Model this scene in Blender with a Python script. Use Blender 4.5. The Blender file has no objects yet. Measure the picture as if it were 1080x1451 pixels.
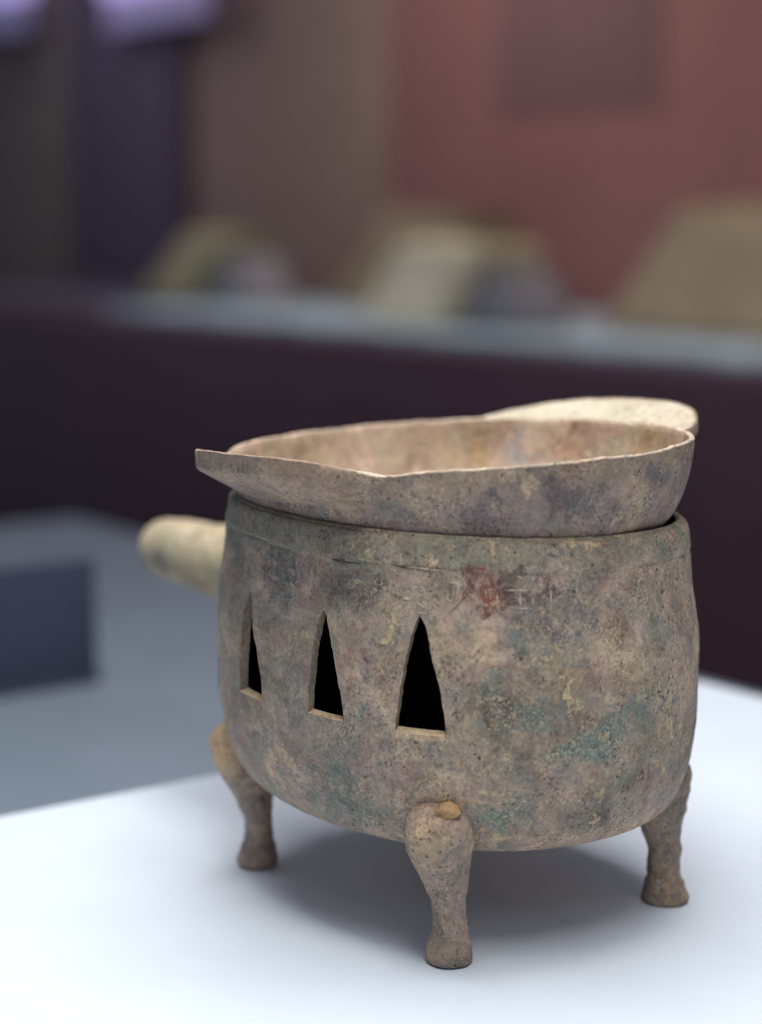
import bpy, bmesh, math, random
import numpy as np
from mathutils import Vector, Matrix, noise

sc = bpy.context.scene
R = math.radians

# ------------------------------------------------------------------ camera
ALPHA = R(53.644)            # direction of the brazier's long axis
OX = 0.0205
cam_d = bpy.data.cameras.new('camera')
cam = bpy.data.objects.new('camera', cam_d)
sc.collection.objects.link(cam)
cam.location = (0.0, -0.5655, 0.1954)
cam.rotation_euler = (R(90 - 8.593), 0, 0)
cam_d.sensor_fit = 'VERTICAL'
cam_d.sensor_height = 36.0
cam_d.sensor_width = 36.0
cam_d.lens = 2843.2 / 1451.0 * 36.0
cam_d.clip_start = 0.02
cam_d.clip_end = 60
cam_d.dof.use_dof = True
cam_d.dof.focus_distance = 0.530
cam_d.dof.aperture_fstop = 5.6
cam_d.dof.aperture_blades = 0
sc.camera = cam

# ------------------------------------------------------------------ world and lamps
world = bpy.data.worlds.new('World')
sc.world = world
world.use_nodes = True
bg = world.node_tree.nodes['Background']
bg.inputs[0].default_value = (0.46, 0.66, 1.0, 1)
bg.inputs[1].default_value = 0.17


def frame(u, v, z):
    c, s = math.cos(ALPHA), math.sin(ALPHA)
    return Vector((OX + u * c + v * s, -u * s + v * c, z))


def area(name, loc, target, size, power, col, sy=None):
    d = bpy.data.lights.new(name, 'AREA')
    d.energy = power
    d.color = col
    d.size = size
    if sy:
        d.shape = 'RECTANGLE'
        d.size_y = sy
    o = bpy.data.objects.new(name, d)
    o.location = loc
    o.rotation_euler = (Vector(target) - Vector(loc)).to_track_quat('-Z', 'Y').to_euler()
    sc.collection.objects.link(o)
    return o


area('vitrine_top_lamp', (-0.03, 0.06, 0.90), (0.02, 0.0, 0.0), 0.60, 10.1, (1.0, 0.985, 0.96))
area('front_fill_light', (0.12, -0.42, 0.95), (0.03, -0.10, 0.0), 0.40, 3.9, (1.0, 0.985, 0.96))  # unseen fill light added to brighten the block and body from the front
area('gallery_lamp', (0.35, -1.6, 1.5), (0.02, 0.0, 0.05), 1.2, 4.5, (1.0, 0.98, 0.96))
for k, (u, p, col) in enumerate([(-4.1, 3.3, (0.92, 0.86, 1.0)), (-2.7, 5.0, (1.0, 0.93, 0.90)), (-1.5, 4.4, (1.0, 0.92, 0.90))]):
    area('case_lamp', frame(u, 1.58, 1.05), frame(u, 2.10, -0.05), 0.25, p * 1.15, col, 0.9)

sc.view_settings.view_transform = 'Standard'
sc.view_settings.look = 'None'
sc.view_settings.exposure = 0.0
sc.view_settings.gamma = 1.0
sc.view_settings.use_curve_mapping = False
sc.render.engine = 'CYCLES'
sc.cycles.use_denoising = True
sc.cycles.pixel_filter_type = 'BLACKMAN_HARRIS'
sc.cycles.filter_width = 1.1
sc.cycles.max_bounces = 8


# ------------------------------------------------------------------ helpers
def lin(c):
    return tuple((x / 255 / 12.92) if x / 255 <= 0.04045 else ((x / 255 + 0.055) / 1.055) ** 2.4 for x in c) + (1.0,)


def link(name, me, mats=(), parent=None, loc=None, rotz=None):
    o = bpy.data.objects.new(name, me)
    sc.collection.objects.link(o)
    for m in mats:
        me.materials.append(m)
    if parent:
        o.parent = parent
    if loc is not None:
        o.location = loc
    if rotz is not None:
        o.rotation_euler = (0, 0, rotz)
    return o


def thing(name, label, cat, loc, rotz=-ALPHA, group=None):
    o = bpy.data.objects.new(name, None)
    sc.collection.objects.link(o)
    o.empty_display_size = 0.02
    o.location = loc
    o.rotation_euler = (0, 0, rotz)
    tag(o, label, cat, group)
    return o


def tag(o, label, cat, group=None):
    o['label'] = label
    o['category'] = cat
    if group:
        o['group'] = group


def mesh(name, V, F, smooth=True, sharp=None):
    me = bpy.data.meshes.new(name)
    me.from_pydata([tuple(v) for v in V], [], F)
    me.update()
    if smooth:
        me.polygons.foreach_set('use_smooth', [True] * len(me.polygons))
        if sharp:
            me.set_sharp_from_angle(angle=R(sharp))
    return me


def box_mesh(name, x0, x1, y0, y1, z0, z1, bevel=0.002, seg=2):
    bm = bmesh.new()
    bmesh.ops.create_cube(bm, size=1)
    for v in bm.verts:
        v.co = Vector(((x0 + x1) / 2 + v.co.x * (x1 - x0), (y0 + y1) / 2 + v.co.y * (y1 - y0), (z0 + z1) / 2 + v.co.z * (z1 - z0)))
    if bevel:
        bmesh.ops.bevel(bm, geom=bm.edges[:], offset=bevel, segments=seg, affect='EDGES', profile=0.6)
    me = bpy.data.meshes.new(name)
    bm.to_mesh(me)
    bm.free()
    me.polygons.foreach_set('use_smooth', [True] * len(me.polygons))
    me.set_sharp_from_angle(angle=R(40))
    return me


def fbm(p, s, o=4):
    return noise.fractal(Vector(p) * s, 0.9, 2.1, o)


# ------------------------------------------------------------------ node helpers
class NT:
    def __init__(self, name):
        self.m = bpy.data.materials.new(name)
        self.m.use_nodes = True
        self.t = self.m.node_tree
        self.b = self.t.nodes['Principled BSDF']

    def n(self, typ, **kw):
        x = self.t.nodes.new(typ)
        for k, v in kw.items():
            setattr(x, k, v)
        return x

    def put(self, sock, val):
        if hasattr(val, 'is_linked') or isinstance(val, bpy.types.NodeSocket):
            self.t.links.new(val, sock)
        else:
            sock.default_value = val

    def math(self, op, a, b=0.0, c=None, clamp=False):
        x = self.n('ShaderNodeMath', operation=op, use_clamp=clamp)
        self.put(x.inputs[0], a)
        self.put(x.inputs[1], b)
        if c is not None:
            self.put(x.inputs[2], c)
        return x.outputs[0]

    def vmath(self, op, a, b=None, scale=None):
        x = self.n('ShaderNodeVectorMath', operation=op)
        self.put(x.inputs[0], a)
        if b is not None:
            self.put(x.inputs[1], b)
        if scale is not None:
            self.put(x.inputs['Scale'], scale)
        return x.outputs['Value'] if op in ('LENGTH', 'DISTANCE', 'DOT_PRODUCT') else x.outputs[0]

    def noise(self, vec, scale, detail=5, rough=0.6, dist=0.0, color=False):
        x = self.n('ShaderNodeTexNoise')
        self.put(x.inputs['Vector'], vec)
        x.inputs['Scale'].default_value = scale
        x.inputs['Detail'].default_value = detail
        x.inputs['Roughness'].default_value = rough
        x.inputs['Distortion'].default_value = dist
        return x.outputs['Color'] if color else x.outputs['Fac']

    def rng(self, v, a, b, c=0.0, d=1.0, smooth=True):
        x = self.n('ShaderNodeMapRange', interpolation_type='SMOOTHSTEP' if smooth else 'LINEAR')
        x.clamp = True
        self.put(x.inputs['Value'], v)
        x.inputs['From Min'].default_value = a
        x.inputs['From Max'].default_value = b
        x.inputs['To Min'].default_value = c
        x.inputs['To Max'].default_value = d
        return x.outputs['Result']

    def mix(self, f, a, b, mode='MIX'):
        x = self.n('ShaderNodeMix', data_type='RGBA', blend_type=mode)
        self.put(x.inputs['Factor'], f)
        self.put(x.inputs[6], a)
        self.put(x.inputs[7], b)
        return x.outputs[2]

    def ramp(self, f, stops):
        x = self.n('ShaderNodeValToRGB')
        self.put(x.inputs[0], f)
        e = x.color_ramp.elements
        while len(e) < len(stops):
            e.new(0.5)
        for i, (p, c) in enumerate(stops):
            e[i].position = p
            e[i].color = c
        return x.outputs[0]

    def scalevec(self, vec, s):
        return self.vmath('MULTIPLY', vec, s)

    def off(self, vec, o):
        return self.vmath('ADD', vec, o)


def plain(name, col, rough=0.6, nscale=60, amt=0.12, bump=0.0, spec=0.4, emit=None):
    t = NT(name)
    tc = t.n('ShaderNodeTexCoord').outputs['Object']
    f = t.noise(tc, nscale, 5, 0.6)
    lo = tuple(c * (1 - amt) for c in col[:3]) + (1,)
    hi = tuple(min(1, c * (1 + amt)) for c in col[:3]) + (1,)
    c = t.mix(t.rng(f, 0.3, 0.7), lo, hi)
    t.put(t.b.inputs['Base Color'], c)
    t.b.inputs['Roughness'].default_value = rough
    t.b.inputs['Specular IOR Level'].default_value = spec
    if bump:
        bn = t.n('ShaderNodeBump')
        bn.inputs['Strength'].default_value = bump
        bn.inputs['Distance'].default_value = 0.0005
        t.put(bn.inputs['Height'], t.noise(tc, nscale * 12, 4, 0.6))
        t.put(t.b.inputs['Normal'], bn.outputs[0])
    if emit:
        t.b.inputs['Emission Color'].default_value = emit[0]
        t.b.inputs['Emission Strength'].default_value = emit[1]
    return t.m


def patina(name, base, green, teal, teal_t, light, dark, spots=(), rough=0.62, seed=0.0, contrast=1.0, grain=1.0, streak=0.0, collar=None, blush=1.0, crust=0.7, worn=None):
    """Corroded bronze: broad tone drift, mineral patches, crust grains, pits and wiped scratches."""
    t = NT(name)
    tc = t.n('ShaderNodeTexCoord').outputs['Object']
    tc = t.off(tc, (seed, seed * 0.7, -seed * 0.4))
    w = t.noise(tc, 55, 4, 0.6, color=True)
    w = t.vmath('SUBTRACT', w, (0.5, 0.5, 0.5))
    P = t.vmath('ADD', tc, t.vmath('SCALE', w, scale=0.016))
    rough_side = 1.0
    if worn:
        wx = t.n('ShaderNodeSeparateXYZ')
        t.put(wx.inputs[0], P)
        rough_side = t.rng(wx.outputs[0], worn[0], worn[1], 0.30, 1.0)
    # broad drift of tone
    col = t.ramp(t.noise(P, 34, 7, 0.62), [(0.34, base[0]), (0.45, base[1]), (0.53, base[2]), (0.64, base[3])])
    # plum and pink cuprite showing through
    pk = t.rng(t.noise(t.off(P, (0.15, 0.55, 0.9)), 58, 9, 0.70), 0.52, 0.60, 0, 0.5 * blush)
    col = t.mix(pk, col, lin((136, 100, 88)))
    # grey green veil
    g = t.rng(t.noise(t.off(P, (0.31, 0.2, 0.1)), 85, 9, 0.70), 0.49, 0.60, 0, 0.60)
    col = t.mix(g, col, green)
    if collar:
        z0, z1, ccol, amt = collar
        zz = t.n('ShaderNodeSeparateXYZ')
        t.put(zz.inputs[0], t.off(P, (-seed, -seed * 0.7, seed * 0.4)))
        m = t.rng(zz.outputs[2], z0, z1)
        m = t.math('MULTIPLY', m, t.rng(t.noise(P, 90, 6, 0.65), 0.35, 0.60, 0.15, amt))
        col = t.mix(m, col, ccol)
    # teal copper salts in ragged patches
    q = t.rng(t.noise(t.off(P, (0.7, 0.1, 0.5)), 75, 10, 0.7), teal_t, teal_t + 0.03, 0, 0.9)
    q = t.math('MULTIPLY', q, t.rng(t.noise(P, 480, 4, 0.7), 0.40, 0.58))
    col = t.mix(q, col, teal)
    # specks of the same salts
    q2 = t.math('MULTIPLY', t.rng(t.noise(t.off(P, (0.2, 0.8, 0.3)), 310, 7, 0.72), 0.60, 0.64, 0, 0.8), t.rng(t.noise(P, 42, 5, 0.6), 0.46, 0.60))
    col = t.mix(q2, col, teal)
    # stains with a place and a ragged edge of their own
    for (pos, rad, c, amt) in spots:
        d = t.vmath('DISTANCE', P, (pos[0] + seed, pos[1] + seed * 0.7, pos[2] - seed * 0.4))
        d = t.math('ADD', d, t.math('MULTIPLY', t.math('SUBTRACT', t.noise(P, 170, 9, 0.74), 0.5), rad * 4.6))
        m = t.rng(d, rad * 0.45, rad * 1.15, amt, 0.0)
        m = t.math('MULTIPLY', m, t.rng(t.noise(P, 560, 6, 0.75), 0.36, 0.56, 0.12, 1.0))
        col = t.mix(m, col, c)
    # tan crust standing a little proud
    ck = t.noise(t.off(P, (0.45, 0.25, 0.65)), 115, 11, 0.78)
    cm = t.math('MULTIPLY', t.rng(ck, 0.555, 0.60, 0, crust), t.rng(t.noise(P, 48, 5, 0.6), 0.40, 0.58, 0.15, 1.0))
    col = t.mix(t.math('MULTIPLY', cm, rough_side), col, light)
    # middle and fine grain
    n3 = t.noise(P, 260, 8, 0.72)
    col = t.mix(1.0, col, t.ramp(t.rng(n3, 0.28, 0.72, 0, 1, False), [(0, (1 - .42 * contrast,) * 3 + (1,)), (0.5, (1, 1, 1, 1)), (1, (1 + .34 * contrast, 1 + .32 * contrast, 1 + .28 * contrast, 1))]), 'MULTIPLY')
    f1 = t.noise(t.off(tc, (0.2, 0.9, 0.4)), 1250, 5, 0.68)
    f2 = t.noise(t.off(tc, (0.6, 0.1, 0.7)), 780, 7, 0.78)
    col = t.mix(1.0, col, t.ramp(t.rng(f2, 0.30, 0.70, 0, 1, False), [(0, (1 - .55 * contrast,) * 3 + (1,)), (0.42, (1, 1, 1, 1)), (0.6, (1, 1, 1, 1)), (1, (1 + .60 * contrast, 1 + .55 * contrast, 1 + .48 * contrast, 1))]), 'MULTIPLY')
    mask_l = t.rng(t.noise(P, 105, 5, 0.6), 0.44, 0.64)
    li = t.math('MULTIPLY', t.rng(f1, 0.53, 0.60), t.math('MULTIPLY', t.math('MULTIPLY', mask_l, rough_side), 0.8 * grain))
    col = t.mix(li, col, light)
    mask_d = t.rng(t.noise(t.off(P, (0.4, 0.3, 0.8)), 120, 5, 0.65), 0.46, 0.62)
    di = t.math('MULTIPLY', t.rng(f1, 0.46, 0.38), t.math('MULTIPLY', t.math('MULTIPLY', mask_d, rough_side), 0.85))
    col = t.mix(di, col, dark)
    vo = t.n('ShaderNodeTexVoronoi')
    t.put(vo.inputs['Vector'], P)
    vo.inputs['Scale'].default_value = 430
    pit = t.math('MULTIPLY', t.rng(vo.outputs['Distance'], 0.26, 0.12), t.rng(t.noise(t.off(P, (0.9, 0.6, 0.2)), 85, 5, 0.6), 0.50, 0.60))
    col = t.mix(t.math('MULTIPLY', t.math('MULTIPLY', pit, rough_side), 0.85), col, dark)
    if streak:
        sv = t.scalevec(tc, (900, 900, 60))
        s1 = t.rng(t.noise(sv, 1.0, 4, 0.6), 0.60, 0.70, 0, streak)
        col = t.mix(t.math('MULTIPLY', s1, mask_l), col, light)
    t.put(t.b.inputs['Base Color'], col)
    t.put(t.b.inputs['Roughness'], t.rng(n3, 0.3, 0.7, rough - 0.12, rough + 0.14))
    t.b.inputs['Specular IOR Level'].default_value = 0.45
    h = t.math('ADD', t.math('MULTIPLY', n3, 1.3), t.math('ADD', t.math('MULTIPLY', f1, 0.45), t.math('MULTIPLY', f2, 0.7)))
    h = t.math('SUBTRACT', h, t.math('MULTIPLY', pit, 0.8))
    h = t.math('ADD', h, t.math('MULTIPLY', cm, 0.5))
    bn = t.n('ShaderNodeBump')
    bn.inputs['Strength'].default_value = 0.7
    bn.inputs['Distance'].default_value = 0.0007
    t.put(bn.inputs['Height'], h)
    t.put(t.b.inputs['Normal'], bn.outputs[0])
    return t.m


# ------------------------------------------------------------------ bronze palette (albedos)
BR = [lin((108, 96, 86)), lin((162, 145, 125)), lin((170, 147, 133)), lin((202, 176, 146))]
GREEN = lin((124, 130, 118))
TEAL = lin((110, 132, 122))
LIGHT = lin((208, 182, 144))
DARK = lin((48, 42, 38))
RED = lin((138, 72, 62))
PURPLE = lin((98, 78, 84))
OCHRE = lin((196, 154, 104))
GREYP = lin((112, 106, 106))
SLATE = lin((88, 92, 92))

# ------------------------------------------------------------------ brazier body surface
Z0, ZT, BU, BV, MM, NEXP = 0.0252, 0.1131, -0.0147, -0.0273, 1.1837, 2.16
ZK = np.array([0.0252, 0.0261, 0.0275, 0.0300, 0.0338, 0.0390, 0.0453, 0.0607, 0.0787, 0.0968, 0.1105, 0.1131])
RK = np.array([0.0331, 0.0480, 0.0560, 0.0622, 0.0668, 0.0697, 0.0718, 0.0736, 0.0738, 0.0714, 0.0696, 0.0680])


def pchip(x, xk, yk):
    h = np.diff(xk)
    d = np.diff(yk) / h
    m = np.zeros_like(yk)
    for i in range(1, len(xk) - 1):
        if d[i - 1] * d[i] > 0:
            w1, w2 = 2 * h[i] + h[i - 1], h[i] + 2 * h[i - 1]
            m[i] = (w1 + w2) / (w1 / d[i - 1] + w2 / d[i])
    m[0], m[-1] = d[0], d[-1]
    i = np.clip(np.searchsorted(xk, x) - 1, 0, len(h) - 1)
    s = (x - xk[i]) / h[i]
    return ((1 + 2 * s) * (1 - s) ** 2 * yk[i] + s * (1 - s) ** 2 * h[i] * m[i] + s * s * (3 - 2 * s) * yk[i + 1] + s * s * (s - 1) * h[i] * m[i + 1])


def rad(z):
    return float(pchip(np.array([z]), ZK, RK)[0])


def plan(T, n=NEXP):
    c, s = math.cos(T), math.sin(T)
    return (math.copysign(abs(c) ** (2 / n), c), math.copysign(abs(s) ** (2 / n), s))


def body_pt(Tdeg, z, out=0.0):
    """A point of the outer wall and its outward direction (u, v, z)."""
    T = R(Tdeg)
    cu, sv = plan(T)
    r = rad(z)
    u, v = r * cu, r * sv / MM
    e = 0.01
    a, b = plan(T + e), plan(T - e)
    tu, tv = r * (a[0] - b[0]), r * (a[1] - b[1]) / MM
    n = Vector((tv, -tu, 0)).normalized()
    return Vector((u, v, z + BU * u + BV * v)) + n * out, n


def wear(p, amp=1.0):
    d = 0.00032 * fbm(p, 45, 4) + 0.00016 * fbm((p[0] + 3, p[1], p[2]), 190, 4)
    k = fbm((p[0], p[1] + 5, p[2]), 420, 3)
    d += 0.00010 * k
    return d * amp


root = thing('bronze_brazier', 'corroded oval bronze brazier on four animal legs with triangular slots and rod handle', 'brazier', frame(0, 0, 0))

m_body = patina('bronze_patina_body', BR, GREEN, TEAL, 0.585, LIGHT, DARK, spots=[
    ((0.0587, -0.0357, 0.1010), 0.0060, RED, 1.0), ((0.0600, -0.0345, 0.0975), 0.0035, lin((128, 76, 66)), 0.8), ((-0.020, -0.060, 0.072), 0.030, lin((140, 130, 118)), 0.5), ((0.020, -0.058, 0.055), 0.022, lin((136, 126, 114)), 0.45), ((0.0560, -0.0385, 0.1022), 0.0030, lin((96, 72, 62)), 0.7), ((0.0520, -0.0430, 0.1000), 0.0026, lin((104, 82, 72)), 0.6), ((0.0652, -0.026, 0.0985), 0.0068, PURPLE, 0.9), ((0.062, -0.031, 0.1035), 0.0035, lin((78, 62, 60)), 0.8),
    ((0.069, -0.0164, 0.0962), 0.0075, GREYP, 0.85), ((0.0665, -0.022, 0.1022), 0.004, lin((84, 66, 70)), 0.8),
    ((0.0731, -0.0094, 0.0605), 0.0075, TEAL, 0.9), ((0.071, -0.0190, 0.0590), 0.0040, lin((106, 142, 130)), 0.5),
    ((0.0639, -0.0286, 0.0410), 0.0070, TEAL, 0.8), ((0.0600, -0.0330, 0.0390), 0.006, lin((90, 128, 116)), 0.7),
    ((0.0630, -0.0354, 0.0777), 0.0035, TEAL, 0.7), ((0.0681, -0.0269, 0.0713), 0.0045, lin((96, 124, 118)), 0.7),
    ((0.0021, -0.0598, 0.0997), 0.0085, SLATE, 0.85), ((0.0265, -0.0565, 0.0987), 0.0070, lin((80, 82, 82)), 0.85), ((0.036, -0.0530, 0.1000), 0.0030, lin((66, 62, 58)), 0.8),
    ((-0.0314, -0.0543, 0.1062), 0.0060, lin((92, 96, 98)), 0.7), ((0.0243, -0.0572, 0.0426), 0.012, lin((108, 118, 112)), 0.75),
    ((0.0704, -0.0219, 0.0786), 0.0060, lin((190, 164, 124)), 0.65), ((0.0738, 0.0044, 0.0763), 0.0080, lin((186, 164, 130)), 0.55), ((0.0726, -0.0040, 0.0880), 0.0045, lin((116, 84, 64)), 0.6),
    ((0.0468, -0.0489, 0.0527), 0.0090, lin((160, 134, 124)), 0.65), ((0.0680, -0.0200, 0.0455), 0.010, lin((158, 132, 122)), 0.55), ((0.052, -0.0440, 0.0840), 0.0100, lin((170, 150, 124)), 0.6),
    ((0.0560, -0.0400, 0.0650), 0.007, lin((174, 150, 120)), 0.45), ((0.0660, -0.0300, 0.0880), 0.0045, lin((92, 112, 108)), 0.6)],
    seed=0.0, contrast=1.1, grain=1.2, streak=0.4, crust=0.9, worn=(0.005, 0.050), collar=(0.1035, 0.1065, lin((134, 132, 114)), 0.7))
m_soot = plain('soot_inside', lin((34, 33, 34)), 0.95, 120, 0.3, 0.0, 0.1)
m_jamb = patina('bronze_patina_slot_edge', [lin((132, 120, 106)), lin((150, 136, 118)), lin((160, 142, 120)), lin((176, 154, 126))], GREEN, TEAL, 0.7, LIGHT, DARK, seed=0.3, contrast=0.7)

m_sill = patina('sill_painted_lit', [lin((176, 150, 118)), lin((204, 178, 142)), lin((214, 190, 156)), lin((222, 202, 172))], lin((176, 150, 110)), TEAL, 0.8, lin((232, 214, 186)), lin((120, 92, 64)), seed=0.8, contrast=0.8, blush=0.2)  # slot sills coloured paler to look lit from above


def make_body():
    NC = 640
    zs = []
    prof = []                                   # (r, z, inner)
    for r in np.linspace(0.003, 0.0331, 26)[:-1]:
        prof.append((r, Z0, 0))
    # outer wall sampled evenly along its arc
    zz = np.concatenate([np.linspace(Z0, 0.0453, 1500), np.linspace(0.0453, ZT - 0.0010, 1500)[1:]])
    rr = pchip(zz, ZK, RK)
    arc = np.concatenate([[0], np.cumsum(np.hypot(np.diff(zz), np.diff(rr)))])
    sa = np.linspace(0, arc[-1], 215)
    for z, r in zip(np.interp(sa, arc, zz), np.interp(sa, arc, rr)):
        prof.append((r, z, 0))
    rt = rad(ZT)
    for a in np.linspace(15, 165, 9):           # rounded lip
        prof.append((rt - 0.0011 + 0.0011 * math.cos(R(a)), ZT - 0.0010 + 0.0010 * math.sin(R(a)), 0))
    for z in np.linspace(ZT - 0.002, Z0 + 0.006, 36):
        th = 0.0020 + 0.0010 * min(1, (ZT - z) / 0.012)
        prof.append((max(rad(z) - th, 0.02), z, 1))
    for r in np.linspace(rad(Z0 + 0.006) - 0.006, 0.004, 10):
        prof.append((r, Z0 + 0.004, 1))
    V, F, MI = [], [], []
    pl = [plan(2 * math.pi * j / NC) for j in range(NC)]
    for (r, z, inn) in prof:
        for (cu, sv) in pl:
            u, v = r * cu, r * sv / MM
            zz_ = z + BU * u + BV * v
            if not inn:
                n = Vector((cu, sv * MM, 0))
                n.normalize()
                k = wear((u, v, z))
                # incised line under the collar and a slightly proud collar
                g = z - 0.1047 - 0.0004 * math.sin(6 * math.atan2(v, u)) - 0.0003 * fbm((u, v, 0), 60, 2)
                k -= 0.00034 * math.exp(-(g / 0.00045) ** 2) * max(0.15, min(1, 0.7 + fbm((u, v, 2), 70, 2)))
                if g > 0:
                    k += 0.00020
                if z < Z0 + 0.0004 and r < 0.033:
                    V.append((u, v, zz_ + k))
                    continue
                V.append((u + n.x * k, v + n.y * k, zz_ + (0.5 * k if z > ZT - 0.002 else 0)))
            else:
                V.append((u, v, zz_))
    for i in range(len(prof) - 1):
        m = 1 if prof[i + 1][2] else 0
        for j in range(NC):
            k = (j + 1) % NC
            F.append((i * NC + j, i * NC + k, (i + 1) * NC + k, (i + 1) * NC + j))
            MI.append(m)
    F.append(tuple(reversed(range(NC))))
    MI.append(0)
    b = (len(prof) - 1) * NC
    F.append(tuple(range(b, b + NC)))
    MI.append(1)
    me = mesh('body', V, F)
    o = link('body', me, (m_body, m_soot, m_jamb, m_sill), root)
    me.polygons.foreach_set('material_index', MI)
    # triangular slots cut through the wall
    rnd = random.Random(4)
    CV, CF = [], []
    for (Tc, hw, zb, zt, lean) in [(309.8, 0.0070, 0.0625, 0.0928, -0.0008), (285.8, 0.0066, 0.0624, 0.0906, -0.0012), (262.4, 0.0070, 0.0612, 0.0900, -0.0010)]:
        c, n = body_pt(Tc, 0.076)
        t = Vector((-n.y, n.x, 0))
        out = []
        K = 22
        for k in range(K + 1):
            f = k / K
            if 0 < f < 0.12:
                continue
            w = hw * (1 - f) * (1 + 0.12 * math.sin(math.pi * f)) + 0.0013 * f * max(0.0, 1 - f ** 8) ** 0.5
            if k == K:
                w = 0.0002
            out.append((f, w))
        pts = [(-hw * 0.94, zb + 0.0002), (hw * 1.0, zb)]
        pts = []
        for (f, w) in out:
            pts.append((lean * f + w + rnd.uniform(-.00018, .00018), zb + (zt - zb) * f))
        for (f, w) in reversed(out):
            pts.append((lean * f - w * (1.0 - 0.05 * f) + rnd.uniform(-.00018, .00018), zb + 0.0003 * (1 - f) + (zt - zb) * f))
        base = len(CV)
        L = len(pts)
        for dz in (0.006, -0.007):
            for (s, z) in pts:
                if z < zb + 0.0007:
                    z -= 0.0005 + 0.28 * dz
                p = c + t * s + n * dz
                CV.append((p.x, p.y, z + BU * c.x + BV * c.y))
        CF.append(tuple(base + k for k in range(L)))
        CF.append(tuple(base + L + k for k in reversed(range(L))))
        for k in range(L):
            q = (k + 1) % L
            CF.append((base + k, base + L + k, base + L + q, base + q))
    cme = mesh('cutter', CV, CF, smooth=False)
    bm = bmesh.new()
    bm.from_mesh(cme)
    bmesh.ops.recalc_face_normals(bm, faces=bm.faces[:])
    bm.to_mesh(cme)
    bm.free()
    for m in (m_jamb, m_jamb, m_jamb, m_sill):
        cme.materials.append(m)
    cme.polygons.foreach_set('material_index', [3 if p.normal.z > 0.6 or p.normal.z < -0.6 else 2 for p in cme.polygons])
    bm = bmesh.new()
    bm.from_mesh(me)
    bmesh.ops.recalc_face_normals(bm, faces=bm.faces[:])
    bm.to_mesh(me)
    bm.free()
    co = bpy.data.objects.new('cutter', cme)
    sc.collection.objects.link(co)
    co.matrix_world = root.matrix_basis.copy()
    md = o.modifiers.new('slots', 'BOOLEAN')
    md.operation = 'DIFFERENCE'
    md.solver = 'EXACT'
    md.object = co
    bpy.context.view_layer.update()
    dg = bpy.context.evaluated_depsgraph_get()
    new = bpy.data.meshes.new_from_object(o.evaluated_get(dg))
    assert len(new.polygons) > 50000, 'slot cut failed'
    o.modifiers.clear()
    o.data = new
    new.name = 'body'
    bpy.data.objects.remove(co)
    new.polygons.foreach_set('use_smooth', [True] * len(new.polygons))
    new.set_sharp_from_angle(angle=R(38))
    return o


body = make_body()

# ------------------------------------------------------------------ inscription scratched below the collar
STROKES = [[(315.8, 0.1018), (318.2, 0.1018), (318.2, 0.0992), (317.5, 0.0967)], [(315.8, 0.0997), (315.8, 0.0972), (317.0, 0.097)], [(317.0, 0.1006), (317.0, 0.0973)], [(322.5, 0.0984), (323.0, 0.0966)], [(325.8, 0.1001), (326.0, 0.0979)], [(324.8, 0.1007), (324.8, 0.0985)], [(325.2, 0.1004), (326.8, 0.1006)], [(327.5, 0.0999), (327.5, 0.0967)], [(329.0, 0.1004), (332.2, 0.1005), (335.5, 0.1005)], [(333.0, 0.1001), (333.0, 0.098), (333.0, 0.096)], [(331.0, 0.096), (333.5, 0.0959), (335.8, 0.0959)], [(336.0, 0.0987), (336.0, 0.0968)], [(340.2, 0.1027), (340.5, 0.1004), (340.5, 0.098), (340.5, 0.0958)], [(338.2, 0.1022), (338.2, 0.101)], [(336.2, 0.1041), (336.2, 0.1027)], [(332.0, 0.1042), (333.5, 0.1034)], [(308.2, 0.0996), (309.2, 0.1002), (310.2, 0.0995), (310.5, 0.0986), (309.5, 0.0978), (308.2, 0.0988)], [(308.5, 0.096), (309.5, 0.0954), (310.5, 0.0949)], [(308.8, 0.0936), (310.8, 0.0934)], [(313.0, 0.1015), (313.2, 0.1001)], [(297.5, 0.0984), (298.8, 0.0978)], [(305.2, 0.0968), (307.2, 0.0967)], [(309.0, 0.0992), (310.0, 0.0987)], [(312.0, 0.0953), (311.5, 0.0944)], [(288.2, 0.1058), (293.8, 0.1054), (299.8, 0.105)], [(306.2, 0.1048), (310.8, 0.1047), (315.0, 0.1046)]]
GOUGES = [[(285.2, 0.1042), (290.2, 0.1039), (294.2, 0.1042)], [(302.2, 0.105), (306.2, 0.1044)], [(302.0, 0.0975), (304.8, 0.0967)], [(316.0, 0.0937), (318.2, 0.0962), (320.2, 0.0985)], [(324.0, 0.0964), (325.8, 0.0927)]]


def strokes(name, lines, width, mat, lift, seed):
    rnd = random.Random(seed)
    V, F = [], []
    for ln in lines:
        pts = []
        for (a, b) in zip(ln[:-1], ln[1:]):
            K = 7
            for k in range(K):
                f = k / K
                pts.append((a[0] + (b[0] - a[0]) * f, a[1] + (b[1] - a[1]) * f))
        pts.append(ln[-1])
        P = []
        for (T, z) in pts:
            p, n = body_pt(T + rnd.uniform(-.07, .07), z + rnd.uniform(-.00007, .00007))
            k = wear((p.x, p.y, z))
            P.append((p + n * (k + lift), n))
        base = len(V)
        for i, (p, n) in enumerate(P):
            d = (P[min(i + 1, len(P) - 1)][0] - P[max(i - 1, 0)][0]).normalized()
            s = d.cross(n)
            f = i / (len(P) - 1)
            w = width * (0.25 + 0.75 * math.sin(math.pi * min(max(f, .06), .94))) * rnd.uniform(0.35, 1.25)
            V += [p + s * w - n * 0.0002, p + n * 0.00003, p - s * w - n * 0.0002]
        for i in range(len(P) - 1):
            a = base + i * 3
            F += [(a, a + 3, a + 4, a + 1), (a + 1, a + 4, a + 5, a + 2)]
    return link(name, mesh(name, V, F), (mat,), body)


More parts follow.
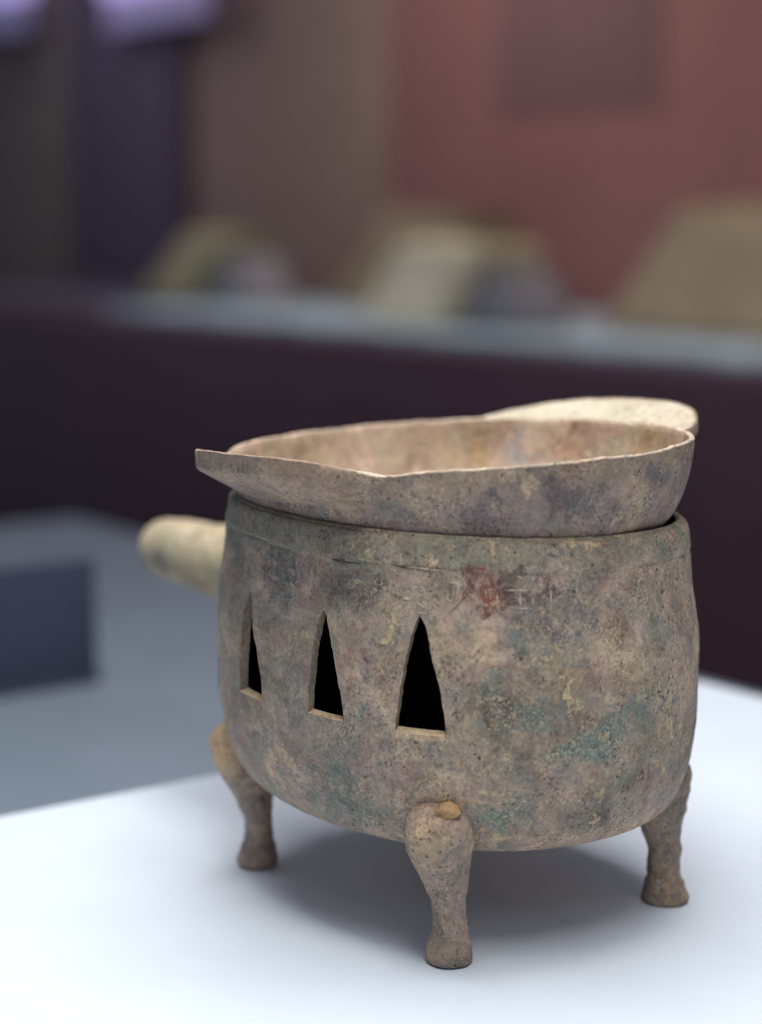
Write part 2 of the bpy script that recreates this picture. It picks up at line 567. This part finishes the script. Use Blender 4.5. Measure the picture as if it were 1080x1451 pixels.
m_scratch = plain('bare_scratch', lin((216, 200, 178)), 0.6, 2500, 0.35)
m_gouge = plain('dark_gouge', lin((78, 66, 58)), 0.8, 900, 0.3)
ins = strokes('inscription', STROKES, 0.00016, m_scratch, 0.00018, 1)
ins['label'] = 'pale scratched characters and strokes below the collar line'
gg = strokes('gouge', GOUGES, 0.00022, m_gouge, 0.00009, 2)
gg['label'] = 'dark short gouges in the wall below the collar'

# ------------------------------------------------------------------ legs
m_leg = patina('bronze_patina_leg', [lin((110, 97, 88)), lin((154, 136, 120)), lin((162, 140, 127)), lin((196, 168, 140))], lin((128, 120, 106)), TEAL, 0.68, LIGHT, DARK, spots=[
    ((0.0500, -0.0420, 0.0190), 0.0032, lin((84, 82, 80)), 0.85), ((0.0490, -0.0420, 0.0115), 0.0024, lin((90, 86, 82)), 0.8),
    ((0.0550, -0.0490, 0.0390), 0.0065, lin((190, 160, 128)), 0.75), ((0.0480, -0.0420, 0.0030), 0.0050, lin((186, 160, 130)), 0.6),
    ((-0.0500, -0.0480, 0.0400), 0.0075, lin((196, 160, 118)), 0.85), ((0.0500, 0.0430, 0.0040), 0.0075, lin((186, 156, 112)), 0.7),
    ((-0.0480, -0.0400, 0.0160), 0.0060, lin((100, 100, 100)), 0.6)], seed=0.55, contrast=0.95, streak=0.15)


def make_leg(fu, fv, seed, scale=1.0, rise=1.0, tuck=0.0, knee=1.0, lean=(0, 0)):
    d = Vector((fu, fv, 0)).normalized()
    t = Vector((-d.y, d.x, 0))
    f0 = Vector((fu, fv, 0))
    # z, outward offset of the centre, tangential radius, radial radius
    S = [(0.0000, 0.0000, 0.0052, 0.0054), (0.0004, 0.0001, 0.0060, 0.0062), (0.0018, 0.0003, 0.0064, 0.0066), (0.0040, 0.0002, 0.0061, 0.0062), (0.0058, 0.0000, 0.0054, 0.0054),
         (0.0085, -0.0003, 0.0046, 0.0046), (0.0125, -0.0004, 0.0044, 0.0045), (0.0165, 0.0002, 0.0047, 0.0048), (0.0205, 0.0012, 0.0057, 0.0058), (0.0245, 0.0026, 0.0068, 0.0070),
         (0.0285, 0.0040, 0.0080, 0.0082), (0.0325, 0.0055, 0.0087, 0.0086), (0.0365, 0.0062, 0.0088, 0.0085), (0.0400, 0.0062, 0.0082, 0.0078), (0.0425, 0.0058, 0.0070, 0.0064), (0.0441, 0.0052, 0.0050, 0.0045), (0.0448, 0.0047, 0.0026, 0.0023)]
    S = np.array(S)
    zf = np.concatenate([np.linspace(0, 0.006, 14)[:-1], np.linspace(0.006, 0.0448, 62)])
    cols = [pchip(zf, S[:, 0], S[:, k]) for k in (1, 2, 3)]
    NC = 72
    V, F = [], []
    for i, z in enumerate(zf):
        for j in range(NC):
            a = 2 * math.pi * j / NC
            ct, st = math.cos(a), math.sin(a)
            kz = max(0.0, min(1.0, (z - 0.016) / 0.016))
            p = f0 + d * (cols[0][i] - tuck * kz + cols[2][i] * scale * (1 + (knee - 1) * kz) * ct) + t * (cols[1][i] * scale * st)
            p += Vector((lean[0], lean[1], 0)) * kz
            p.z = z * rise
            nrm = (d * ct + t * st)
            k = 0.00062 * fbm((p.x + seed, p.y, p.z), 130, 4) + 0.00026 * fbm((p.x, p.y + seed, p.z), 380, 3)
            # knee lumps like worn eyes and a brow, ring above the hoof
            for (aa, zz, ra, rz, h) in [(0.62, 0.0372, 0.34, 0.0026, 0.0011), (-0.62, 0.0368, 0.34, 0.0026, 0.0011), (0.0, 0.0330, 0.30, 0.0030, 0.0007), (0.35, 0.0415, 0.3, 0.0020, 0.0006)]:
                k += h * math.exp(-((math.atan2(math.sin(a - aa), math.cos(a - aa))) / ra) ** 2 - ((z - zz) / rz) ** 2)
            k += 0.00035 * math.exp(-((z - 0.0062 - 0.0005 * math.sin(3 * a + seed)) / 0.0006) ** 2)
            q = p + nrm * (k if z > 0.0006 else 0.3 * k)
            V.append(q)
    for i in range(len(zf) - 1):
        for j in range(NC):
            k = (j + 1) % NC
            F.append((i * NC + j, i * NC + k, (i + 1) * NC + k, (i + 1) * NC + j))
    F.append(tuple(reversed(range(NC))))
    F.append(tuple(range((len(zf) - 1) * NC, len(zf) * NC)))
    return link('leg', mesh('leg', V, F, sharp=60), (m_leg,), root)


legs = [make_leg(0.0483, -0.0386, 1.0, 1.0, 1.0, 0.0018, 1.0, (-0.0018, -0.0024)), make_leg(-0.0468, -0.0368, 2.3, 0.93, 1.0, 0.0022, 1.0, (-0.0012, -0.0014)), make_leg(0.0483, 0.0392, 3.7, 1.0, 1.0, 0.0076, 0.95), make_leg(-0.0483, 0.0386, 5.1, 1.0, 1.0, 0.004)]


def blob(name, c, rx, ry, rz, mat, parent, seed):
    bm = bmesh.new()
    bmesh.ops.create_icosphere(bm, subdivisions=4, radius=1)
    for v in bm.verts:
        k = 1 + 0.30 * fbm((v.co.x + seed, v.co.y, v.co.z), 1.3, 3) + 0.12 * fbm((v.co.x, v.co.y + seed, v.co.z), 4.5, 3)
        v.co = Vector((c[0] + v.co.x * rx * k, c[1] + v.co.y * ry * k, c[2] + v.co.z * rz * k))
    me = bpy.data.meshes.new(name)
    bm.to_mesh(me)
    bm.free()
    me.polygons.foreach_set('use_smooth', [True] * len(me.polygons))
    return link(name, me, (mat,), parent)


m_crust = patina('ochre_crust', [lin((150, 116, 82)), lin((182, 146, 104)), lin((190, 152, 110)), lin((204, 172, 130))], lin((170, 140, 100)), TEAL, 0.8, LIGHT, lin((110, 80, 56)), seed=0.9, contrast=0.8, blush=0.1)
cr = blob('corrosion_crust', (0.0541, -0.0444, 0.0430), 0.0033, 0.0035, 0.0023, m_crust, legs[0], 3)
cr['label'] = 'ochre lump of crust on top of the knee'

# ------------------------------------------------------------------ handle
m_handle = patina('bronze_patina_handle', [lin((140, 126, 104)), lin((180, 164, 134)), lin((192, 174, 142)), lin((210, 194, 164))], lin((150, 148, 126)), TEAL, 0.75, lin((222, 206, 176)), lin((96, 92, 84)), spots=[
    ((-0.1480, -0.0115, 0.0765), 0.0050, lin((96, 102, 92)), 0.85), ((-0.1180, -0.0100, 0.0690), 0.0070, lin((140, 110, 88)), 0.7), ((-0.165, -0.006, 0.069), 0.006, lin((150, 128, 96)), 0.6)], seed=1.3, contrast=0.8, blush=0.35)


def make_handle():
    S = np.array([(0.060, 0.0138), (0.072, 0.0136), (0.090, 0.0131), (0.115, 0.0126), (0.140, 0.0117), (0.150, 0.0113), (0.158, 0.0107), (0.1635, 0.0096), (0.1670, 0.0077), (0.1690, 0.0052), (0.1698, 0.0020)])
    xs = np.concatenate([np.linspace(0.060, 0.158, 60), 0.158 + 0.0118 * np.sin(np.linspace(0.08, 1, 16) * math.pi / 2)])
    rs = pchip(xs, S[:, 0], S[:, 1])
    NC = 64
    V, F = [], []
    for i in range(len(xs)):
        for j in range(NC):
            a = 2 * math.pi * j / NC
            p = Vector((-xs[i], rs[i] * math.cos(a), 0.0778 + 0.010 * (xs[i] - 0.12) * 0.3 + rs[i] * math.sin(a)))
            k = 0.0006 * fbm(p, 60, 3) + 0.0002 * fbm(p, 300, 3)
            V.append(p + Vector((0, math.cos(a), math.sin(a))) * k)
    n = len(xs)
    for i in range(n - 1):
        for j in range(NC):
            k = (j + 1) % NC
            F.append((i * NC + j, (i + 1) * NC + j, (i + 1) * NC + k, i * NC + k))
    F.append(tuple(range(NC)))
    F.append(tuple(reversed(range((n - 1) * NC, n * NC))))
    return link('handle', mesh('handle', V, F), (m_handle,), root)


make_handle()

# ------------------------------------------------------------------ eared cup in the mouth of the brazier
cupM = Matrix.Rotation(-ALPHA, 4, 'Z') @ Matrix.Rotation(-math.atan(0.0457), 4, 'Y') @ Matrix.Rotation(math.atan(0.0437), 4, 'X')
rim_c = frame(0.0004, 0.0, 0.1300)
cup = bpy.data.objects.new('eared_cup', None)
sc.collection.objects.link(cup)
cup.empty_display_size = 0.02
cup.matrix_world = Matrix.Translation(rim_c - cupM.to_3x3() @ Vector((0, 0, 0.035))) @ cupM
tag(cup, 'shallow oval bronze cup with two flat ears resting in the mouth of the brazier', 'cup')

CA, CB, CN = 0.0724, 0.0595, 2.1
CP = [lin((104, 90, 85)), lin((150, 131, 119)), lin((154, 132, 124)), lin((186, 161, 134))]
m_cup_out = patina('bronze_patina_cup_outside', CP, lin((126, 124, 116)), lin((96, 112, 106)), 0.64, LIGHT, lin((66, 58, 60)), spots=[
    ((0.045, -0.046, 0.030), 0.006, lin((204, 180, 142)), 0.5), ((0.066, -0.022, 0.028), 0.006, lin((88, 84, 88)), 0.75), ((0.069, -0.012, 0.022), 0.007, lin((94, 88, 92)), 0.7),
    ((0.071, 0.012, 0.026), 0.006, lin((104, 96, 100)), 0.7), ((0.055, -0.038, 0.022), 0.006, lin((112, 98, 104)), 0.7), ((0.058, -0.034, 0.027), 0.003, lin((72, 82, 84)), 0.75),
    ((0.010, -0.058, 0.023), 0.008, lin((124, 122, 122)), 0.7), ((0.071, -0.002, 0.030), 0.005, lin((170, 150, 124)), 0.5)], rough=0.54, seed=2.1, contrast=1.0, streak=0.35, crust=0.75, collar=(0.026, 0.034, lin((172, 146, 116)), 0.55))
m_cup_in = patina('bronze_patina_cup_inside', [lin((142, 120, 102)), lin((182, 160, 134)), lin((186, 156, 138)), lin((210, 190, 166))], lin((180, 168, 144)), lin((150, 164, 140)), 0.68, lin((232, 216, 190)), lin((120, 92, 66)), spots=[
    ((-0.030, 0.050, 0.024), 0.007, lin((160, 160, 162)), 0.9), ((-0.022, 0.050, 0.022), 0.005, lin((200, 188, 176)), 0.8), ((-0.042, 0.043, 0.026), 0.006, lin((196, 158, 100)), 0.8), ((-0.055, 0.030, 0.029), 0.006, lin((198, 160, 138)), 0.7), ((0.018, 0.053, 0.030), 0.007, lin((172, 140, 92)), 0.8), ((-0.014, 0.054, 0.025), 0.006, lin((178, 130, 104)), 0.85), ((-0.012, 0.056, 0.033), 0.003, lin((138, 98, 68)), 0.8),
    ((0.004, 0.055, 0.027), 0.008, lin((150, 158, 132)), 0.9), ((0.030, 0.049, 0.028), 0.010, lin((164, 146, 108)), 0.75), ((-0.050, 0.036, 0.026), 0.006, lin((184, 146, 96)), 0.6), ((0.05, 0.035, 0.03), 0.01, lin((150, 132, 104)), 0.7)],
    seed=3.4, contrast=0.8, grain=0.6, blush=0.7)
m_cup_rim = patina('bronze_patina_rim_edge', [lin((160, 136, 118)), lin((190, 166, 144)), lin((206, 182, 158)), lin((222, 202, 178))], lin((150, 140, 126)), TEAL, 0.8, lin((232, 214, 190)), lin((84, 66, 58)), seed=4.2, contrast=0.9, blush=0.3)

OUT = np.array([(0.0, 0.0), (0.0012, 0.36), (0.0030, 0.55), (0.0055, 0.70), (0.0085, 0.818), (0.0120, 0.878), (0.0160, 0.919), (0.0205, 0.951), (0.0250, 0.973), (0.0300, 0.990), (0.0350, 1.0)])


def cup_fac(z):
    return float(pchip(np.array([z]), OUT[:, 0], OUT[:, 1])[0])


def rim_nick(u, v):
    d = -0.0011 * (math.exp(-((u - 0.039) / 0.006) ** 2) if v < -0.03 else 0.0)
    return d + 0.0005 * fbm((u, v, 7), 55, 3) + 0.00022 * fbm((u, v, 3), 400, 2)


def make_bowl():
    NC = 520
    prof = []
    prof += [(0.02, 0.0005, 0), (0.34, 0.0, 0)]
    zo = np.concatenate([np.linspace(0.0004, 0.012, 22)[:-1], np.linspace(0.012, 0.0346, 64)])
    for z in zo:
        prof.append((max(cup_fac(z), 0.345), z, 0))
    for a in np.linspace(10, 170, 7):
        prof.append((1.0 - 0.0115 + 0.0115 * math.cos(R(a)), 0.0346 + 0.0006 * math.sin(R(a)), 2))
    for z in np.linspace(0.0335, 0.0042, 44):
        prof.append((max(cup_fac(z - 0.0018 * max(0, min(1, (0.03 - z) / 0.02))) - 0.026, 0.12), z, 1))
    prof.append((0.02, 0.0036, 1))
    V, F, MI = [], [], []
    pl = [plan(2 * math.pi * j / NC, CN) for j in range(NC)]
    for (f, z, kind) in prof:
        for (cu, sv) in pl:
            u, v = CA * f * cu, CB * f * sv
            n = Vector((cu / CA, sv / CB, 0)).normalized()
            k = 0.00030 * fbm((u, v + 4, z), 48, 3) + 0.00012 * fbm((u + 2, v, z), 260, 3)
            if kind == 1:
                k = 0.0004 * fbm((u, v, z + 9), 55, 3)
            top = max(0, (z - 0.026) / 0.009)
            V.append((u + n.x * k, v + n.y * k, z + top * rim_nick(CA * cu, CB * sv)))
    for i in range(len(prof) - 1):
        for j in range(NC):
            k = (j + 1) % NC
            F.append((i * NC + j, i * NC + k, (i + 1) * NC + k, (i + 1) * NC + j))
            MI.append(prof[i + 1][2] if prof[i + 1][2] != 0 else prof[i][2])
    F.append(tuple(reversed(range(NC))))
    MI.append(0)
    b = (len(prof) - 1) * NC
    F.append(tuple(range(b, b + NC)))
    MI.append(1)
    me = mesh('bowl', V, F)
    o = link('bowl', me, (m_cup_out, m_cup_in, m_cup_rim), cup)
    me.polygons.foreach_set('material_index', MI)
    return o


make_bowl()
m_ear = patina('bronze_patina_ear', [lin((164, 150, 130)), lin((196, 183, 160)), lin((202, 189, 166)), lin((216, 204, 184))], lin((196, 188, 164)), lin((170, 180, 146)), 0.72, lin((236, 226, 204)), lin((140, 118, 92)), seed=5.0, contrast=0.6, grain=0.5, blush=0.15)


def make_ear(side, shift=0.0):
    """Crescent plate along one long side, tipped up and outwards."""
    NS, NTt = 110, 26
    half, proj, risez = (0.0410 if side < 0 else 0.0435), (0.0134 if side < 0 else 0.0142), 0.0055
    top, bot = [], []
    for i in range(NS + 1):
        s = -1 + 2 * i / NS
        s = math.copysign(1 - (1 - abs(s)) ** 1.5, s) if abs(s) > 0 else 0.0
        s = -0.955 + (s + 1) * 0.9775
        u = half * s
        ui = u + shift
        vi = CB * (1 - min(0.999, abs(ui) / CA) ** CN) ** (1 / CN)
        w = proj * max(0.0, 1 - abs(s) ** 3.2) ** 0.6
        rt, rb = [], []
        for j in range(NTt + 1):
            tt = j / NTt
            v = vi - 0.0015 + (w + 0.0015) * tt
            uu = ui * (1 + 0.05 * tt)
            e = max(0.0, 1 - abs(s) ** 5)
            er = max(0.0, 1 - abs(s) ** (3.8 if s > 0 else 2.9))
            zt = 0.0350 + risez * er * tt ** 1.15 + 0.00025 * fbm((uu, v * side, 1), 120, 3)
            if side < 0:
                zt -= 0.0011 * math.exp(-((uu - 0.039) / 0.006) ** 2)
            th = (0.0098 - 0.0040 * tt) * e + 0.0030 * (1 - e)
            rnd_ = 0.0006 * max(0, (tt - 0.92) / 0.08) ** 2
            zt -= rnd_
            zb = 0.0350 + risez * er * tt ** 1.15 - th + 0.0002 * fbm((uu, v * side, 5), 120, 3) + rnd_
            if tt < 0.12:
                zt -= 0.0009 * (1 - tt / 0.12)
            rt.append(Vector((uu, side * v, zt)))
            rb.append(Vector((uu, side * v, zb)))
        top.append(rt)
        bot.append(rb)
    V, F, MI = [], [], []
    W = NTt + 1
    for g in (top, bot):
        for row in g:
            V += row
    B = (NS + 1) * W

    def q(a, b, c, d, m):
        F.append((a, b, c, d) if side < 0 else (d, c, b, a))
        MI.append(m)
    for i in range(NS):
        for j in range(NTt):
            a = i * W + j
            q(a, a + 1, a + W + 1, a + W, 0 if j < NTt - 3 else 1)
            q(B + a, B + a + W, B + a + W + 1, B + a + 1, 1)
        a = i * W + NTt
        q(a, B + a, B + a + W, a + W, 1)
        a = i * W
        q(a, a + W, B + a + W, B + a, 1)
    for i in (0, NS):
        for j in range(NTt):
            a = i * W + j
            q(a, B + a, B + a + 1, a + 1, 1)
    me = mesh('ear', V, F, smooth=True, sharp=50)
    o = link('ear', me, (m_ear, m_cup_out), cup)
    me.polygons.foreach_set('material_index', MI)
    bm = bmesh.new()
    bm.from_mesh(me)
    bmesh.ops.recalc_face_normals(bm, faces=bm.faces[:])
    bm.to_mesh(me)
    bm.free()
    return o


make_ear(-1, -0.0045)
make_ear(1, -0.004)

# ------------------------------------------------------------------ plinth, platform, floor
m_white = plain('white_painted_board', (0.70, 0.765, 0.85, 1), 0.5, 30, 0.02, 0.16, 0.3)
m_grey = plain('grey_painted_board', (0.185, 0.222, 0.27, 1), 0.6, 12, 0.05, 0.05, 0.3)
m_navy = plain('navy_card', lin((64, 66, 84)), 0.5, 20, 0.08, 0, 0.3)
m_floor = plain('dark_floor', lin((42, 36, 40)), 0.5, 2, 0.1)

ZP, ZF = -0.06, -1.0
pb = link('display_block', box_mesh('display_block', 0, 0.62, -0.85, 0, 0, -ZP, 0.0015), (m_white,), None, frame(-0.139, 0.243, ZP), -ALPHA)
tag(pb, 'smooth white painted display block under the bronze brazier', 'plinth')
pf = link('platform', box_mesh('platform', 0, 1.75, -1.5, 0, 0, ZP - ZF, 0.004), (m_grey,), None, frame(-1.05, 0.43, ZF), -ALPHA)
tag(pf, 'broad grey platform standing lower than the white block it carries', 'platform')
# dark upright caption stand on the platform
cp = thing('caption_stand', 'dark navy upright caption board on the grey platform', 'caption stand', frame(-0.51, 0.05, ZP))
link('board', box_mesh('board', -0.010, 0.0, -0.22, 0.108, 0.004, 0.068, 0.001), (m_navy,), cp)
link('foot', box_mesh('foot', -0.055, 0.004, -0.22, 0.108, 0.0, 0.004, 0.0008), (m_navy,), cp)

fl = link('floor', mesh('floor', [(-6, -4, 0), (6, -4, 0), (6, 9, 0), (-6, 9, 0)], [(0, 1, 2, 3)], False), (m_floor,), None, (0, 0, ZF))
fl['kind'] = 'structure'

# ------------------------------------------------------------------ wall case behind, far out of focus
m_cab = plain('dark_plum_cabinet', lin((100, 70, 80)), 0.5, 6, 0.06)
m_shelf = plain('pale_shelf', lin((176, 196, 204)), 0.5, 14, 0.25)
m_dshelf = plain('shelf_painted_dim', lin((84, 78, 88)), 0.5, 14, 0.1)  # left stretch of shelf coloured darker in place of lamp falloff
m_olive = plain('olive_backing', lin((124, 114, 104)), 0.8, 4, 0.10)
m_brown = plain('brown_backing', lin((146, 122, 110)), 0.8, 4, 0.08)
m_plum = plain('plum_divider', lin((88, 76, 92)), 0.7, 4, 0.06)
m_red = plain('red_brown_backing', lin((150, 102, 98)), 0.8, 3, 0.07)
m_panel = plain('dull_panel', lin((124, 92, 92)), 0.8, 3, 0.05)

case = thing('wall_case', 'long dark wall display case with pale shelf and red brown backing', 'display case', frame(-3, 1.5, ZF))


def cbox(name, u0, u1, v0, v1, z0, z1, mat, bev=0.004):
    return link(name, box_mesh(name, u0 + 3, u1 + 3, v0 - 1.5, v1 - 1.5, z0 - ZF, z1 - ZF, bev), (mat,), case)


cbox('cabinet_base', -7.0, 0.6, 1.54, 2.40, ZF, -0.016, m_cab)
cbox('shelf', -3.15, 0.6, 1.60, 2.28, -0.014, 0.000, m_shelf)
cbox('shelf', -7.0, -3.153, 1.60, 2.28, -0.014, 0.000, m_dshelf)
cbox('back_board', -7.0, -4.50, 2.29, 2.36, -0.015, 1.6, m_olive)
cbox('divider', -4.497, -3.94, 2.24, 2.36, 0.001, 1.6, m_plum)
cbox('back_board', -3.937, -3.12, 2.29, 2.36, -0.015, 1.6, m_brown)
cbox('back_board', -3.117, 0.6, 2.29, 2.36, -0.015, 1.6, m_red)
cbox('picture_panel', -2.74, -2.28, 2.284, 2.2885, 0.385, 0.95, m_panel, 0.001)
cbox('canopy', -7.0, 0.6, 1.50, 2.28, 1.40, 1.50, m_cab)

m_lamp = plain('violet_diffuser', (0.5, 0.45, 0.8, 1), 0.5, 10, 0.02, emit=((0.50, 0.42, 0.86, 1), 0.7))
m_glow_fade = plain('violet_glow_fade', (0.3, 0.27, 0.42, 1), 0.5, 10, 0.02, emit=((0.50, 0.42, 0.86, 1), 0.09))  # faint emission added to imitate the panel's glow fading downwards
m_house = plain('lamp_housing', (0.12, 0.11, 0.15, 1), 0.5)
for (u0, u1, z0, lab) in [(-5.20, -4.58, 0.675, 'violet glowing light panel on the olive backing beside the divider'), (-4.20, -3.66, 0.640, 'violet glowing light panel in front of the plum divider and brown backing')]:
    lt = thing('case_light', lab, 'light', frame((u0 + u1) / 2, 2.18, z0), group='violet lights in the wall case')
    w = (u1 - u0) / 2
    link('housing', box_mesh('housing', -0.03, 0.03, 0.012, 0.058, 0.0, 0.34, 0.004), (m_house,), lt)
    link('diffuser', box_mesh('diffuser', -w, w, 0.0, 0.0115, 0.09, 0.34, 0.002), (m_lamp,), lt)
    link('diffuser_glow_fade', box_mesh('diffuser_glow_fade', -w * 0.9, w * 0.9, 0.0, 0.0115, 0.0, 0.0885, 0.002), (m_glow_fade,), lt)


def stone(label, poly, v0, v1, mat, seed):
    """A chunky broken slab standing on the shelf: outline in (u, z), real depth in v."""
    uc = sum(p[0] for p in poly) / len(poly)
    bm = bmesh.new()
    A = [bm.verts.new((p[0] - uc, v0 - v1, (p[1] + 0.02) * 0.84)) for p in poly]
    B = [bm.verts.new((p[0] - uc + 0.01, 0, (p[1] + 0.02) * 0.80)) for p in poly]
    n = len(poly)
    bm.faces.new(A)
    bm.faces.new(list(reversed(B)))
    for k in range(n):
        q = (k + 1) % n
        bm.faces.new((A[k], B[k], B[q], A[q]))
    bmesh.ops.recalc_face_normals(bm, faces=bm.faces[:])
    bmesh.ops.bevel(bm, geom=bm.edges[:], offset=0.012, segments=2, affect='EDGES')
    bmesh.ops.triangulate(bm, faces=bm.faces[:])
    bmesh.ops.subdivide_edges(bm, edges=bm.edges[:], cuts=2, use_grid_fill=True)
    for v in bm.verts:
        if v.co.z > 0.004:
            k = 0.008 * fbm((v.co.x + seed, v.co.y, v.co.z), 14, 3)
            v.co += Vector((k, k * 0.6, k * 0.5))
        v.co.z = max(v.co.z, 0.0)
    me = bpy.data.meshes.new('carved_stone')
    bm.to_mesh(me)
    bm.free()
    o = link('carved_stone', me, (mat,), None, frame(uc, v1, 0.0002), -ALPHA)
    tag(o, label, 'stone', 'stones on the case shelf')
    return o


m_st1 = plain('pale_ochre_stone', lin((190, 178, 142)), 0.85, 20, 0.2)
m_st2 = plain('brown_stone', lin((150, 130, 106)), 0.85, 20, 0.15)
m_st3 = plain('pale_beige_stone', lin((244, 226, 196)), 0.85, 20, 0.15)
m_st4 = plain('tan_stone', lin((186, 162, 132)), 0.85, 20, 0.15)
m_stand = plain('slate_blue_stand', lin((136, 132, 136)), 0.6, 20, 0.1)
stone('pale ochre slab of stone leaning on its stand before the plum divider', [(-3.46, -0.02), (-3.24, 0.16), (-3.09, 0.15), (-3.23, -0.02)], 1.84, 2.00, m_st1, 1)
stone('dull brown slab of stone half hidden behind the pale beige one', [(-2.98, -0.02), (-2.78, 0.22), (-2.50, 0.21), (-2.62, -0.02)], 2.02, 2.16, m_st2, 2)
stone('pale beige slab of stone, brightest on the shelf', [(-2.45, -0.02), (-2.33, 0.155), (-2.11, 0.15), (-2.22, -0.02)], 1.72, 1.88, m_st3, 3)
stone('tall tan slab of stone below the dull panel, widest on the shelf', [(-1.98, -0.02), (-1.80, 0.22), (-1.42, 0.23), (-1.36, -0.02)], 1.86, 2.05, m_st4, 4)
for (poly, v0, v1, lab) in [([(-3.215, -0.02), (-3.09, 0.12), (-3.00, -0.02)], 1.86, 1.98, 'slate blue wedge stand propping the pale ochre slab'), ([(-2.205, -0.02), (-2.11, 0.105), (-2.04, 0.05), (-2.02, -0.02)], 1.74, 1.86, 'slate blue wedge stand propping the pale beige slab')]:
    o = stone(lab, poly, v0, v1, m_stand, 9)
    o.name = 'display_stand'
    o['category'] = 'stand'
    o['group'] = 'stands on the case shelf'
